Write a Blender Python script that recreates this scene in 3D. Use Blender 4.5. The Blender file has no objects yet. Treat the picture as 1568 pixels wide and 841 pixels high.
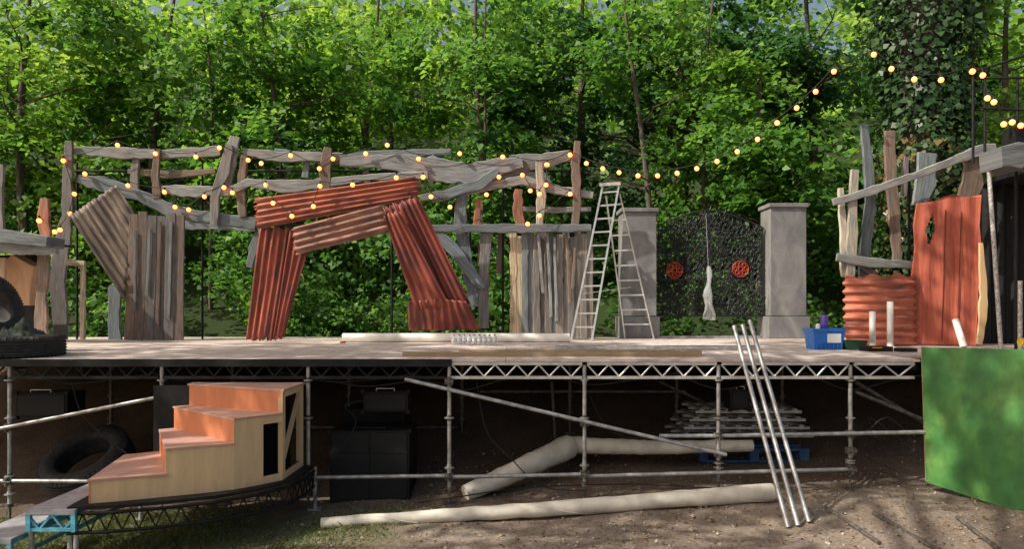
import bpy, math, random
import numpy as np
from mathutils import Vector, Matrix
random.seed(7); rng=np.random.default_rng(11)
scene=bpy.context.scene
F=1130.0; CZ=2.3; HY=473.0; DECK=1.70
def W(px,py,d): return Vector(((px-784)/F*d, d, CZ-(py-HY)/F*d))
def X(px,d): return (px-784)/F*d
def Z(py,d): return CZ-(py-HY)/F*d
def sstep(a,b,t):
    t=np.clip((t-a)/(b-a),0,1); return t*t*(3-2*t)
def gz(x,y):
    x=np.asarray(x,dtype=float); y=np.asarray(y,dtype=float)
    z=0.035*np.clip(x,-6,6)
    z=z*(1-sstep(9,14,y))
    z=z+1.25*sstep(9.2,13.6,y)
    z=z+0.45*sstep(4.2,7.5,x)*sstep(8.2,10.5,y)*(1-sstep(12,14,y))
    h=np.clip(y-16.0,0,45)
    z=z+0.5*h
    near=1-sstep(14,30,y)
    z=z+0.03*np.sin(x*1.7+y*0.9)*np.sin(y*1.3-x*0.6)+0.012*np.sin(x*5.1+1)*np.sin(y*4.7)
    z=z+0.5*np.sin(x*0.31+2)*np.sin(y*0.23)*(1-near)
    return z
def g(x,y): return float(gz(x,y))

# ---------------------------------------------------------------- materials
def newmat(name):
    m=bpy.data.materials.new(name); m.use_nodes=True
    nt=m.node_tree; b=nt.nodes['Principled BSDF']; return m,nt,b
def N(nt,t,**k):
    n=nt.nodes.new(t)
    for a,v in k.items():
        if a in n.inputs: n.inputs[a].default_value=v
        else: setattr(n,a,v)
    return n
def L(nt,a,b): nt.links.new(a,b)
def ramp(nt,fac,stops):
    r=nt.nodes.new('ShaderNodeValToRGB')
    e=r.color_ramp.elements
    while len(e)<len(stops): e.new(0.5)
    for i,(p,c) in enumerate(stops):
        e[i].position=p; e[i].color=(c[0],c[1],c[2],1)
    L(nt,fac,r.inputs[0]); return r.outputs[0]
def mul(nt,a,b,f=1.0,mode='MULTIPLY'):
    m=nt.nodes.new('ShaderNodeMix'); m.data_type='RGBA'; m.blend_type=mode
    m.inputs[0].default_value=f
    L(nt,a,m.inputs[6]) if not isinstance(a,tuple) else setattr(m.inputs[6],'default_value',a)
    L(nt,b,m.inputs[7]) if not isinstance(b,tuple) else setattr(m.inputs[7],'default_value',b)
    return m.outputs[2]
def mixf(nt,fac,a,b):
    m=nt.nodes.new('ShaderNodeMix'); m.data_type='RGBA'
    L(nt,fac,m.inputs[0])
    for i,v in ((6,a),(7,b)):
        if isinstance(v,tuple): m.inputs[i].default_value=v
        else: L(nt,v,m.inputs[i])
    return m.outputs[2]
def pmat(name,col,rough=.6,metal=0,var=.25,scale=8,bump=.15,bscale=30,spec=.4):
    m,nt,b=newmat(name)
    tc=N(nt,'ShaderNodeTexCoord'); n=N(nt,'ShaderNodeTexNoise',Scale=scale,Detail=6.0)
    L(nt,tc.outputs['Object'],n.inputs['Vector'])
    lo=tuple(c*(1-var) for c in col); hi=tuple(min(1,c*(1+var)) for c in col)
    L(nt,ramp(nt,n.outputs[0],[(.3,lo),(.7,hi)]),b.inputs['Base Color'])
    b.inputs['Roughness'].default_value=rough; b.inputs['Metallic'].default_value=metal
    b.inputs['Specular IOR Level'].default_value=spec
    if bump:
        n2=N(nt,'ShaderNodeTexNoise',Scale=bscale,Detail=4.0); L(nt,tc.outputs['Object'],n2.inputs['Vector'])
        bp=N(nt,'ShaderNodeBump',Strength=bump,Distance=.01); L(nt,n2.outputs[0],bp.inputs['Height']); L(nt,bp.outputs[0],b.inputs['Normal'])
    return m
def tintwood(name,sx=45,sy=2.5,lo=.45,hi=1.35,grime=(.05,.045,.06,1),gl=(.5,.75),rough=.75,blue=None,bump=.35,ga=.8):
    m,nt,b=newmat(name)
    at=N(nt,'ShaderNodeAttribute',attribute_name='tint')
    uv=N(nt,'ShaderNodeTexCoord')
    mp=N(nt,'ShaderNodeMapping'); mp.inputs['Scale'].default_value=(sx,sy,1); L(nt,uv.outputs['UV'],mp.inputs[0])
    n=N(nt,'ShaderNodeTexNoise',Scale=1.0,Detail=8.0,Roughness=.65,Distortion=.4); L(nt,mp.outputs[0],n.inputs['Vector'])
    s=ramp(nt,n.outputs[0],[(.3,(lo,)*3),(.7,(hi,)*3)])
    c=mul(nt,at.outputs['Color'],s)
    mp2=N(nt,'ShaderNodeMapping'); mp2.inputs['Scale'].default_value=(9,1.6,1); L(nt,uv.outputs['UV'],mp2.inputs[0])
    n2=N(nt,'ShaderNodeTexNoise',Scale=1.0,Detail=5.0,Roughness=.6); L(nt,mp2.outputs[0],n2.inputs['Vector'])
    f=ramp(nt,n2.outputs[0],[(gl[0],(0,0,0)),(gl[1],(ga,)*3)])
    c=mixf(nt,f,c,grime)
    if blue:
        n3=N(nt,'ShaderNodeTexNoise',Scale=2.2,Detail=4.0); L(nt,mp2.outputs[0],n3.inputs['Vector'])
        f3=ramp(nt,n3.outputs[0],[(.52,(0,0,0)),(.7,(.5,.5,.5))]); c=mixf(nt,f3,c,blue)
    L(nt,c,b.inputs['Base Color']); b.inputs['Roughness'].default_value=rough
    b.inputs['Specular IOR Level'].default_value=.3
    bp=N(nt,'ShaderNodeBump',Strength=bump,Distance=.008); L(nt,n.outputs[0],bp.inputs['Height']); L(nt,bp.outputs[0],b.inputs['Normal'])
    return m
M_wood=tintwood('weathered_wood',blue=(.10,.15,.18,1),grime=(.05,.045,.045,1))
M_ctin=tintwood('painted_corrugated_iron',sx=16,sy=1.1,lo=.42,hi=1.3,grime=(.055,.035,.045,1),gl=(.46,.70),rough=.5,bump=.15)
M_redwood=tintwood('painted_boards',sx=28,sy=1.6,lo=.6,hi=1.25,grime=(.10,.03,.03,1),gl=(.5,.8),rough=.55)
M_ply=tintwood('plywood',sx=10,sy=1.5,lo=.85,hi=1.12,grime=(.42,.27,.13,1),gl=(.55,.95),rough=.6,bump=.08,ga=.5)
M_deck=tintwood('deck_plywood',sx=6,sy=3,lo=.8,hi=1.15,grime=(.3,.23,.2,1),gl=(.42,.9),rough=.7,bump=.1)
M_galv=pmat('galvanised_steel',(.42,.42,.42),.45,.5,.35,14,.1,60,.5)
M_alu=pmat('aluminium',(.68,.68,.67),.35,.6,.2,9,.05,60,.5)
M_rust=pmat('dirty_steel',(.14,.125,.115),.6,.4,.5,18,.2,60,.4)
M_black=pmat('black_paint',(.012,.012,.013),.6,0,.4,10,.1,30,.25)
M_blackiron=pmat('black_iron',(.02,.023,.024),.5,.2,.3,20,.1)
M_rubber=pmat('tyre_rubber',(.03,.03,.032),.75,0,.5,12,.5,50)
M_white=pmat('white_pvc',(.78,.76,.71),.5,0,.12,6,.15,9)
M_canvas=pmat('dirty_white_canvas',(.66,.62,.53),.7,0,.22,5,.3,14)
def mk_stone():
    m,nt,b=newmat('grey_painted_pillar'); tc=N(nt,'ShaderNodeTexCoord')
    mp=N(nt,'ShaderNodeMapping'); mp.inputs['Scale'].default_value=(2.2,2.2,1.2); L(nt,tc.outputs['Object'],mp.inputs[0])
    n=N(nt,'ShaderNodeTexNoise',Scale=1.3,Detail=9.0,Roughness=.6,Distortion=.6); L(nt,mp.outputs[0],n.inputs[0])
    L(nt,ramp(nt,n.outputs[0],[(.3,(.13,.13,.14)),(.5,(.21,.21,.215)),(.7,(.3,.295,.29))]),b.inputs['Base Color']); b.inputs['Roughness'].default_value=.65
    return m
M_stone=mk_stone()
M_blue=pmat('blue_plastic',(.02,.16,.55),.4,0,.15,8,0)
M_bluesteel=pmat('blue_painted_steel',(.12,.4,.56),.45,.1,.4,14,.15)
M_greytread=pmat('grey_tread',(.3,.29,.31),.7,0,.25,12,.3,80)
M_label=pmat('paper_label',(.75,.76,.78),.6,0,.05,4,0)
M_dkgreen=pmat('dark_green_plastic',(.02,.08,.045),.5,0,.2,8,0)
M_can=pmat('purple_can',(.13,.08,.4),.35,.3,.3,20,0)
M_red=pmat('red_enamel',(.42,.05,.03),.5,0,.25,12,.1)
M_yellow=pmat('yellow_plastic',(.6,.4,.02),.45,0,.1,8,0)
M_cable=pmat('black_cable',(.015,.015,.016),.55,0,.2,8,0)
M_orange=tintwood('orange_stained_wood',sx=9,sy=1.3,lo=.88,hi=1.1,grime=(.3,.14,.09,1),gl=(.5,.95),rough=.45,bump=.06,ga=.5)
def mk_clear():
    m,nt,b=newmat('clear_plastic'); b.inputs['Base Color'].default_value=(.8,.84,.85,1); b.inputs['Roughness'].default_value=.15
    b.inputs['Alpha'].default_value=.35; return m
M_clear=mk_clear()
def mk_bulb():
    m,nt,b=newmat('warm_bulb'); b.inputs['Base Color'].default_value=(1,.6,.3,1)
    b.inputs['Emission Color'].default_value=(1,.235,.05,1); b.inputs['Emission Strength'].default_value=3.6; return m
M_bulb=mk_bulb()
def mk_green():
    m,nt,b=newmat('green_painted_board')
    tc=N(nt,'ShaderNodeTexCoord'); mp=N(nt,'ShaderNodeMapping'); mp.inputs['Scale'].default_value=(1,1,.6); L(nt,tc.outputs['Object'],mp.inputs[0])
    n=N(nt,'ShaderNodeTexNoise',Scale=1.9,Detail=8.0,Roughness=.62); L(nt,mp.outputs[0],n.inputs[0])
    c=ramp(nt,n.outputs[0],[(.3,(.025,.11,.04)),(.5,(.045,.17,.045)),(.62,(.085,.23,.06)),(.75,(.18,.31,.1))])  # green paint tones; the lightest yellowish blotches also paint in sun dapple
    n2=N(nt,'ShaderNodeTexNoise',Scale=7.0,Detail=6.0); L(nt,tc.outputs['Object'],n2.inputs[0])
    c=mul(nt,c,ramp(nt,n2.outputs[0],[(.3,(.75,.75,.75)),(.7,(1.25,1.2,1.1))]))
    L(nt,c,b.inputs['Base Color']); b.inputs['Roughness'].default_value=.5
    return m
M_greenboard=mk_green()
def mk_leaf(name,stops,trans=.45,rough=.5):
    m,nt,b=newmat(name)
    uv=N(nt,'ShaderNodeUVMap'); uv.uv_map='UVMap'
    sp=N(nt,'ShaderNodeSeparateXYZ'); L(nt,uv.outputs[0],sp.inputs[0])
    mx=N(nt,'ShaderNodeMath',operation='MULTIPLY_ADD'); L(nt,sp.outputs[0],mx.inputs[0]); mx.inputs[1].default_value=.4
    m2=N(nt,'ShaderNodeMath',operation='MULTIPLY'); L(nt,sp.outputs[1],m2.inputs[0]); m2.inputs[1].default_value=.6
    L(nt,m2.outputs[0],mx.inputs[2])
    c=ramp(nt,mx.outputs[0],stops)
    L(nt,c,b.inputs['Base Color']); b.inputs['Roughness'].default_value=rough; b.inputs['Specular IOR Level'].default_value=.35
    t=N(nt,'ShaderNodeBsdfTranslucent'); tcol=mul(nt,c,(1.55,1.45,.7,1)); L(nt,tcol,t.inputs[0])
    ms=N(nt,'ShaderNodeMixShader'); ms.inputs[0].default_value=trans
    L(nt,b.outputs[0],ms.inputs[1]); L(nt,t.outputs[0],ms.inputs[2])
    L(nt,ms.outputs[0],nt.nodes['Material Output'].inputs[0]); return m
M_leafA=mk_leaf('sycamore_leaf',[(0,(.03,.10,.028)),(.5,(.10,.25,.05)),(1,(.24,.42,.10))],.5)
M_leafB=mk_leaf('beech_leaf',[(0,(.018,.065,.026)),(.5,(.052,.155,.048)),(1,(.13,.27,.085))],.45)
M_leafY=mk_leaf('lime_and_sunlit_leaf',[(0,(.06,.15,.03)),(.5,(.18,.35,.07)),(1,(.42,.57,.17))],.55)  # lime tone; its brightness also paints in sunlight on the distant woodland
M_ivy=mk_leaf('ivy_leaf',[(0,(.016,.042,.016)),(.55,(.04,.09,.028)),(.8,(.075,.125,.035)),(1,(.2,.12,.045))],.15,.35)
M_grass=mk_leaf('grass_blade',[(0,(.06,.09,.03)),(.6,(.12,.18,.055)),(1,(.34,.31,.16))],.3)
def mk_bark(name,a,b2):
    m,nt,b=newmat(name); tc=N(nt,'ShaderNodeTexCoord'); mp=N(nt,'ShaderNodeMapping'); mp.inputs['Scale'].default_value=(14,14,2.5); L(nt,tc.outputs['Object'],mp.inputs[0])
    n=N(nt,'ShaderNodeTexNoise',Scale=1.0,Detail=7.0); L(nt,mp.outputs[0],n.inputs[0])
    L(nt,ramp(nt,n.outputs[0],[(.3,a),(.7,b2)]),b.inputs['Base Color']); b.inputs['Roughness'].default_value=.9
    bp=N(nt,'ShaderNodeBump',Strength=.6,Distance=.03); L(nt,n.outputs[0],bp.inputs['Height']); L(nt,bp.outputs[0],b.inputs['Normal']); return m
M_bark=mk_bark('bark',(.035,.03,.025),(.14,.115,.09))
M_barkdark=mk_bark('dark_bark',(.02,.017,.014),(.07,.055,.045))
def mk_ground():
    m,nt,b=newmat('dirt_ground'); tc=N(nt,'ShaderNodeTexCoord'); o=tc.outputs['Object']
    n1=N(nt,'ShaderNodeTexNoise',Scale=.9,Detail=8.0,Roughness=.65); L(nt,o,n1.inputs[0])
    n2=N(nt,'ShaderNodeTexNoise',Scale=24.0,Detail=6.0,Roughness=.7); L(nt,o,n2.inputs[0])
    dirt=ramp(nt,n1.outputs[0],[(.3,(.17,.13,.10)),(.5,(.27,.215,.17)),(.72,(.38,.32,.265))])
    sp=ramp(nt,n2.outputs[0],[(.3,(.6,.57,.54)),(.55,(1,1,1)),(.75,(1.3,1.3,1.3))])
    c=mul(nt,dirt,sp)
    v=N(nt,'ShaderNodeTexVoronoi',Scale=45.0); L(nt,o,v.inputs[0])
    vf=ramp(nt,v.outputs['Distance'],[(.1,(.6,.6,.6)),(.2,(0,0,0))])
    n4=N(nt,'ShaderNodeTexNoise',Scale=3.0,Detail=3.0); L(nt,o,n4.inputs[0])
    vf2=mul(nt,vf,ramp(nt,n4.outputs[0],[(.5,(0,0,0)),(.62,(1,1,1))]))
    c=mixf(nt,vf2,c,(.42,.38,.34,1))
    sx=N(nt,'ShaderNodeSeparateXYZ'); L(nt,o,sx.inputs[0])
    a=N(nt,'ShaderNodeMath',operation='MULTIPLY_ADD'); L(nt,sx.outputs[0],a.inputs[0]); a.inputs[1].default_value=-.24; a.inputs[2].default_value=-.18
    a2=N(nt,'ShaderNodeMath',operation='ADD'); L(nt,a.outputs[0],a2.inputs[0]); 
    n3=N(nt,'ShaderNodeTexNoise',Scale=2.2,Detail=7.0,Roughness=.7); L(nt,o,n3.inputs[0])
    L(nt,n3.outputs[0],a2.inputs[1])
    gm=ramp(nt,a2.outputs[0],[(.5,(0,0,0)),(.85,(.75,.75,.75))])
    yl=N(nt,'ShaderNodeMapRange'); L(nt,sx.outputs[1],yl.inputs[0]); yl.inputs[1].default_value=8.3; yl.inputs[2].default_value=8.9; yl.inputs[3].default_value=1; yl.inputs[4].default_value=0
    gm=mul(nt,gm,yl.outputs[0])
    c=mixf(nt,gm,c,(.11,.13,.055,1))
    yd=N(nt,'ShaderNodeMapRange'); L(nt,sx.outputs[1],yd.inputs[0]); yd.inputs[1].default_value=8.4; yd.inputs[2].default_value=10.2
    dm=mul(nt,c,(.38,.33,.30,1)); c=mixf(nt,yd.outputs[0],c,dm)  # soil colour darkened beneath the deck, painting in the stage's shade
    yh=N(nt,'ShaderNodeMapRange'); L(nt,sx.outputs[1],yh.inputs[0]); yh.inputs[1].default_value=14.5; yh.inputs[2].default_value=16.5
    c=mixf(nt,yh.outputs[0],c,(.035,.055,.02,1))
    L(nt,c,b.inputs['Base Color']); b.inputs['Roughness'].default_value=.95; b.inputs['Specular IOR Level'].default_value=.15
    bp=N(nt,'ShaderNodeBump',Strength=.7,Distance=.03); L(nt,n2.outputs[0],bp.inputs['Height']); L(nt,bp.outputs[0],b.inputs['Normal']); return m
M_ground=mk_ground()

# ---------------------------------------------------------------- mesh builder
class MB:
    def __init__(s,name,mats,smooth=False):
        s.name=name; s.mats=mats; s.v=[]; s.f=[]; s.mi=[]; s.uv=[]; s.t=[]; s.sm=[]; s.smooth=smooth
    def add(s,vs,fs,mi=0,uvs=None,tint=(1,1,1),smooth=None):
        o=len(s.v); s.v.extend([tuple(v) for v in vs])
        for k,f in enumerate(fs):
            s.f.append([i+o for i in f]); s.mi.append(mi); s.t.append(tint)
            s.sm.append(s.smooth if smooth is None else smooth)
            if uvs is None:
                p=[Vector(vs[i]) for i in f]; n=(p[1]-p[0]).cross(p[2]-p[0]) if len(p)>2 else Vector((0,0,1))
                ax=max(range(3),key=lambda q:abs(n[q]))
                s.uv.append([((q[1],q[2]),(q[0],q[2]),(q[0],q[1]))[ax] for q in p])
            else: s.uv.append([uvs[i] for i in f])
    def box(s,c,size,mi=0,tint=(1,1,1),rotz=0):
        x,y,z=[q/2 for q in size]; vs=[]
        cr,sr=math.cos(rotz),math.sin(rotz)
        for a in (-1,1):
            for b in (-1,1):
                for d in (-1,1):
                    lx,ly=a*x,b*y
                    vs.append((c[0]+lx*cr-ly*sr,c[1]+lx*sr+ly*cr,c[2]+d*z))
        s.add(vs,[(0,1,3,2),(4,6,7,5),(0,4,5,1),(2,3,7,6),(0,2,6,4),(1,5,7,3)],mi,None,tint,False)
    def bbox(s,a,b,mi=0,tint=(1,1,1)):
        s.box([(a[i]+b[i])/2 for i in range(3)],[abs(b[i]-a[i]) for i in range(3)],mi,tint)
    def tube(s,pts,r,mi=0,n=8,tint=(1,1,1),cap=True):
        pts=[Vector(p) for p in pts]; m=len(pts)
        rs=r if isinstance(r,(list,tuple)) else [r]*m
        vs=[];uvs=[];prev=None;acc=0
        for i,p in enumerate(pts):
            d=(pts[min(i+1,m-1)]-pts[max(i-1,0)]).normalized()
            if prev is None:
                a=d.cross(Vector((0,0,1)))
                if a.length<.05: a=d.cross(Vector((1,0,0)))
            else: a=prev-d*prev.dot(d)
            a.normalize(); b=d.cross(a); prev=a
            if i: acc+=(p-pts[i-1]).length
            for k in range(n):
                t=2*math.pi*k/n
                vs.append(p+(a*math.cos(t)+b*math.sin(t))*rs[i]); uvs.append((k/n*6.28*rs[0],acc))
        fs=[(i*n+k,i*n+(k+1)%n,(i+1)*n+(k+1)%n,(i+1)*n+k) for i in range(m-1) for k in range(n)]
        s.add(vs,fs,mi,uvs,tint,n>4)
        if cap:
            s.add([vs[k] for k in range(n)],[tuple(range(n))[::-1]],mi,None,tint,False)
            s.add([vs[(m-1)*n+k] for k in range(n)],[tuple(range(n))],mi,None,tint,False)
    def bar(s,P,Q,w,h,mi=0,tint=(1,1,1),ref=(0,1,0)):
        P=Vector(P);Q=Vector(Q); d=(Q-P).normalized(); ref=Vector(ref)
        a=d.cross(ref)
        if a.length<.05: a=d.cross(Vector((1,0,0)))
        a.normalize(); b=d.cross(a); ln=(Q-P).length
        o=random.random()*10
        vs=[];uvs=[]
        for p,t in ((P,0),(Q,ln)):
            for sx,sy in ((-1,-1),(1,-1),(1,1),(-1,1)):
                vs.append(p+a*sx*w/2+b*sy*h/2); uvs.append((o+sx*w/2+sy*h/2,o+t))
        s.add(vs,[(0,1,2,3),(7,6,5,4),(0,4,5,1),(1,5,6,2),(2,6,7,3),(3,7,4,0)],mi,uvs,tint,False)
    def lathe(s,c,prof,axis='z',mi=0,n=28,tint=(1,1,1),M=None,smooth=True):
        vs=[]
        for r,h in prof:
            for k in range(n):
                t=2*math.pi*k/n; p=Vector((r*math.cos(t),r*math.sin(t),h))
                if M is not None: p=M@p
                vs.append(p+Vector(c))
        fs=[(i*n+k,i*n+(k+1)%n,(i+1)*n+(k+1)%n,(i+1)*n+k) for i in range(len(prof)-1) for k in range(n)]
        s.add(vs,fs,mi,None,tint,smooth)
    def ring(s,c,R,r,mi=0,n=12,ax='y',k=4,a0=0,a1=6.2832):
        pts=[]
        for i in range(n+1):
            t=a0+(a1-a0)*i/n
            pts.append((c[0]+R*math.cos(t),c[1],c[2]+R*math.sin(t)))
        s.tube(pts,r,mi,k,cap=False)
    def plank(s,pts,d,tint,th=.05,mi=0,wob=.09,var=.2):
        P=[];Wd=[]
        k=F/d
        for (a,b) in zip(pts[:-1],pts[1:]):
            A=W(a[0],a[1],d);B=W(b[0],b[1],d); n=max(2,int((B-A).length/.11))
            for i in range(n):
                t=i/n; P.append(A.lerp(B,t)); Wd.append((a[2]+(b[2]-a[2])*t)/k)
        P.append(W(pts[-1][0],pts[-1][1],d)); Wd.append(pts[-1][2]/k)
        m=len(P); o=random.random()*20; acc=0; vs=[];uvs=[]
        tw=[random.gauss(0,1) for _ in range(m)]; tw2=[random.gauss(0,1) for _ in range(m)]
        cy=random.uniform(-.012,.012)
        q=random.uniform(1-var,1+var); tj=tuple(c*q for c in tint)
        for i in range(m):
            dd=(P[min(i+1,m-1)]-P[max(i-1,0)]).normalized(); pr=Vector((dd.z,0,-dd.x))
            if i: acc+=(P[i]-P[i-1]).length
            w=Wd[i]/2; l=w*(1+wob*tw[i]); r=w*(1+wob*tw2[i]); bv=min(.012,w*.3)
            if i in (0,m-1): l*=.93; r*=.93
            for off,y in ((-l,th/2),(-l,-th/2+bv),(-l+bv,-th/2),(r-bv,-th/2),(r,-th/2+bv),(r,th/2)):
                vs.append(P[i]+pr*off+Vector((0,y+cy,0))); uvs.append((o+off,o+acc))
        fs=[]
        for i in range(m-1):
            for q in range(6):
                fs.append((i*6+q,i*6+(q+1)%6,(i+1)*6+(q+1)%6,(i+1)*6+q))
        fs.append(tuple(range(6))[::-1]); fs.append(tuple((m-1)*6+q for q in range(6)))
        s.add(vs,fs,mi,uvs,tj,False)
    def corr(s,A,B,C,D,nw,tint,amp=.022,mi=0,seg=6,nv=14,jag=.012,bend=0.,th=0.006):
        A,B,C,D=[W(*p) for p in (A,B,C,D)]
        nu=nw*seg; wid=(B-A).length; ln=(D-A).length; o=random.random()*20
        nrm=(B-A).cross(D-A).normalized()
        if nrm.y>0: nrm=-nrm
        vs=[];uvs=[]
        jt=[random.gauss(0,jag) for _ in range(nu+1)]; jb=[random.gauss(0,jag) for _ in range(nu+1)]
        for lay in (0,1):
            for j in range(nv+1):
                for i in range(nu+1):
                    u=i/nu; v=j/nv; vv=v+(jt[i]*(1-v)+jb[i]*v)
                    p=A.lerp(B,u).lerp(D.lerp(C,u),vv)
                    off=amp*math.sin(2*math.pi*u*nw)+bend*math.sin(math.pi*v)+.012*math.sin(v*7+u*5+o)
                    vs.append(p+nrm*(off-lay*th)); uvs.append((o+u*wid,o+vv*ln))
        q=nu+1; fs=[];
        cols=[tuple(c*k for c in tint) for k in [random.uniform(.62,1.2) for _ in range(nw+1)]]
        b=len(vs)//2
        for i in range(nu):
            t0=cols[i//seg]; 
            f1=[(j*q+i,j*q+i+1,(j+1)*q+i+1,(j+1)*q+i) for j in range(nv)]
            f1+=[tuple(x+b for x in f[::-1]) for f in f1]
            k=nv*q
            f1+=[(i,i+b,i+1+b,i+1),(k+i,k+i+1,k+i+1+b,k+i+b)]
            fs.append((f1,t0))
        f1=[]
        for j in range(nv): 
            f1.append((j*q,(j+1)*q,(j+1)*q+b,j*q+b)); f1.append((j*q+nu,j*q+nu+b,(j+1)*q+nu+b,(j+1)*q+nu))
        fs.append((f1,tint))
        o0=len(s.v); s.v.extend([tuple(v) for v in vs])
        for fl,t0 in fs:
            for f in fl:
                s.f.append([i+o0 for i in f]); s.mi.append(mi); s.t.append(t0); s.sm.append(True); s.uv.append([uvs[i] for i in f])
    def make(s,parent=None):
        me=bpy.data.meshes.new(s.name); me.from_pydata(s.v,[],s.f)
        for m in s.mats: me.materials.append(m)
        me.polygons.foreach_set('material_index',s.mi); me.polygons.foreach_set('use_smooth',s.sm)
        uvl=me.uv_layers.new(name='UVMap'); uvl.data.foreach_set('uv',[c for f in s.uv for p in f for c in p])
        ca=me.color_attributes.new('tint','FLOAT_COLOR','CORNER')
        ca.data.foreach_set('color',[c for f,t in zip(s.f,s.t) for _ in f for c in (t[0],t[1],t[2],1)])
        me.update(); ob=bpy.data.objects.new(s.name,me); scene.collection.objects.link(ob)
        if parent: ob.parent=parent
        return ob
def empty(name):
    e=bpy.data.objects.new(name,None); e.empty_display_size=.2; scene.collection.objects.link(e); return e

# ---------------------------------------------------------------- leaves
def quadmesh(name,v,uv,mat,parent=None):
    n=len(v)//4
    me=bpy.data.meshes.new(name); me.vertices.add(4*n); me.vertices.foreach_set('co',v.astype(np.float32).ravel())
    me.loops.add(4*n); me.loops.foreach_set('vertex_index',np.arange(4*n,dtype=np.int32))
    me.polygons.add(n); me.polygons.foreach_set('loop_start',np.arange(0,4*n,4,dtype=np.int32))
    try: me.polygons.foreach_set('loop_total',np.full(n,4,dtype=np.int32))
    except Exception: pass
    uvl=me.uv_layers.new(name='UVMap'); uvl.data.foreach_set('uv',uv.astype(np.float32).ravel())
    me.materials.append(mat); me.update(calc_edges=True)
    ob=bpy.data.objects.new(name,me); scene.collection.objects.link(ob)
    if parent: ob.parent=parent
    return ob
def leafmesh(name,C,Nn,size,mat,r1,r2,parent=None,aspect=.75):
    n=len(C)
    Nn=Nn/np.linalg.norm(Nn,axis=1,keepdims=True)
    R=rng.normal(size=(n,3)); A=R-(R*Nn).sum(1,keepdims=True)*Nn; A/=np.linalg.norm(A,axis=1,keepdims=True)+1e-9
    S=np.cross(Nn,A); Ls=(size*rng.uniform(.6,1.35,n))[:,None]
    fold=Nn*Ls*.12
    v=np.stack([C-A*Ls*.5-fold,C+S*Ls*.5*aspect-A*Ls*.08+fold,C+A*Ls*.5-fold,C-S*Ls*.5*aspect-A*Ls*.08+fold],1).reshape(-1,3)
    return quadmesh(name,v,np.repeat(np.stack([r1,r2],1),4,axis=0),mat,parent)
def sprays(C,Rad,per,outward,flat=.14,tilt=.25,lj=.45,base=.9):
    n=len(C)
    Nn=np.zeros((n,3)); Nn[:,2]=base; Nn+=outward*.45+rng.normal(size=(n,3))*tilt
    Nn/=np.linalg.norm(Nn,axis=1,keepdims=True)
    R=rng.normal(size=(n,3)); A=R-(R*Nn).sum(1,keepdims=True)*Nn; A/=np.linalg.norm(A,axis=1,keepdims=True); B=np.cross(Nn,A)
    idx=np.repeat(np.arange(n),per); m=len(idx)
    rr=np.sqrt(rng.random(m)); th=rng.random(m)*2*np.pi
    lob=1+.35*np.sin(th*3+idx)
    rad=Rad[idx]*rr*lob
    P=C[idx]+A[idx]*(rad*np.cos(th)*1.2)[:,None]+B[idx]*(rad*np.sin(th)*.75)[:,None]+Nn[idx]*(rng.normal(size=m)*flat*Rad[idx])[:,None]
    P[:,2]-=.28*Rad[idx]*rr**2
    LN=Nn[idx]+rng.normal(size=(m,3))*lj
    return P,LN,idx
def clumpnoise(P,s=1.0,o=0.):
    x,y,z=P[:,0]*s+o,P[:,1]*s,P[:,2]*s
    return (np.sin(x*1.3+1.1*np.sin(y*.9+z))+np.sin(y*1.1+1.3*np.sin(z*1.2+x*.7)+2)+np.sin(z*1.6+1.2*np.sin(x*1.1+y*.5)+4))/3
def tree(name,px,d,cz,rx,rz,nsp,per,size,mat,tr=.14,lean=0.,top=None,nb=9,thr=-.08,dx=0.,bark=None):
    root=empty(name); x=X(px,d); y=d; z0=g(x,y)-.2; bark=bark or M_bark
    t=MB('trunk_and_limbs',[bark]); top=top or cz+rz*.8
    H=top-z0; pts=[];rs=[]; ph=random.random()*6
    for i in range(11):
        f=i/10; pts.append((x+lean*f*f+.12*math.sin(f*5+ph),y+.1*math.sin(f*4+ph*2),z0+H*f)); rs.append(tr*(1.15-.85*f))
    t.tube(pts,rs,0,9)
    for b in range(nb):
        f=random.uniform(.3,.95); i=int(f*10); p=Vector(pts[i]); a=random.random()*6.28; ln=rx*random.uniform(.55,1.0)*(1.15-f*.5)
        bp=[p];  
        for q in range(1,6):
            tq=q/5; bp.append(p+Vector((math.cos(a)*ln*tq+.08*random.gauss(0,1),math.sin(a)*ln*tq+.08*random.gauss(0,1),ln*.55*tq-.25*ln*tq*tq)))
        r0=rs[i]*.45; t.tube(bp,[r0*(1-.85*q/5) for q in range(6)],0,6)
        for c in range(2):
            s0=bp[2+c]; a2=a+random.choice((-1,1))*random.uniform(.5,1)
            t.tube([s0,s0+Vector((math.cos(a2),math.sin(a2),.35))*ln*.25,s0+Vector((math.cos(a2),math.sin(a2),.3))*ln*.45],[r0*.4,r0*.25,r0*.1],0,5)
    t.make(root)
    M=int(nsp*2.8); D=rng.normal(size=(M,3)); D/=np.linalg.norm(D,axis=1,keepdims=True); rr=rng.random(M)**.42
    C=D*rr[:,None]*np.array([rx,rx*.8,rz])+np.array([x+dx,y,cz])
    keep=clumpnoise(C,1.15,px*.1)+rng.normal(size=M)*.1>thr; C=C[keep][:nsp]; D=D[keep][:nsp]
    keep=(C[:,2]>gz(C[:,0],C[:,1])+.3)&(C[:,2]<CZ+.46*C[:,1]+1.2); C=C[keep]; D=D[keep]
    Rad=rng.uniform(.35,.95,len(C))
    out=D.copy(); out[:,2]=0
    P,LN,idx=sprays(C,Rad,per,out)
    sv=np.clip(.48+.45*clumpnoise(C,.7,3)+rng.normal(size=len(C))*.22,0,1)
    leafmesh('leaves',P,LN,size,mat,rng.random(len(P)),sv[idx],root)
    return root
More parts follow.
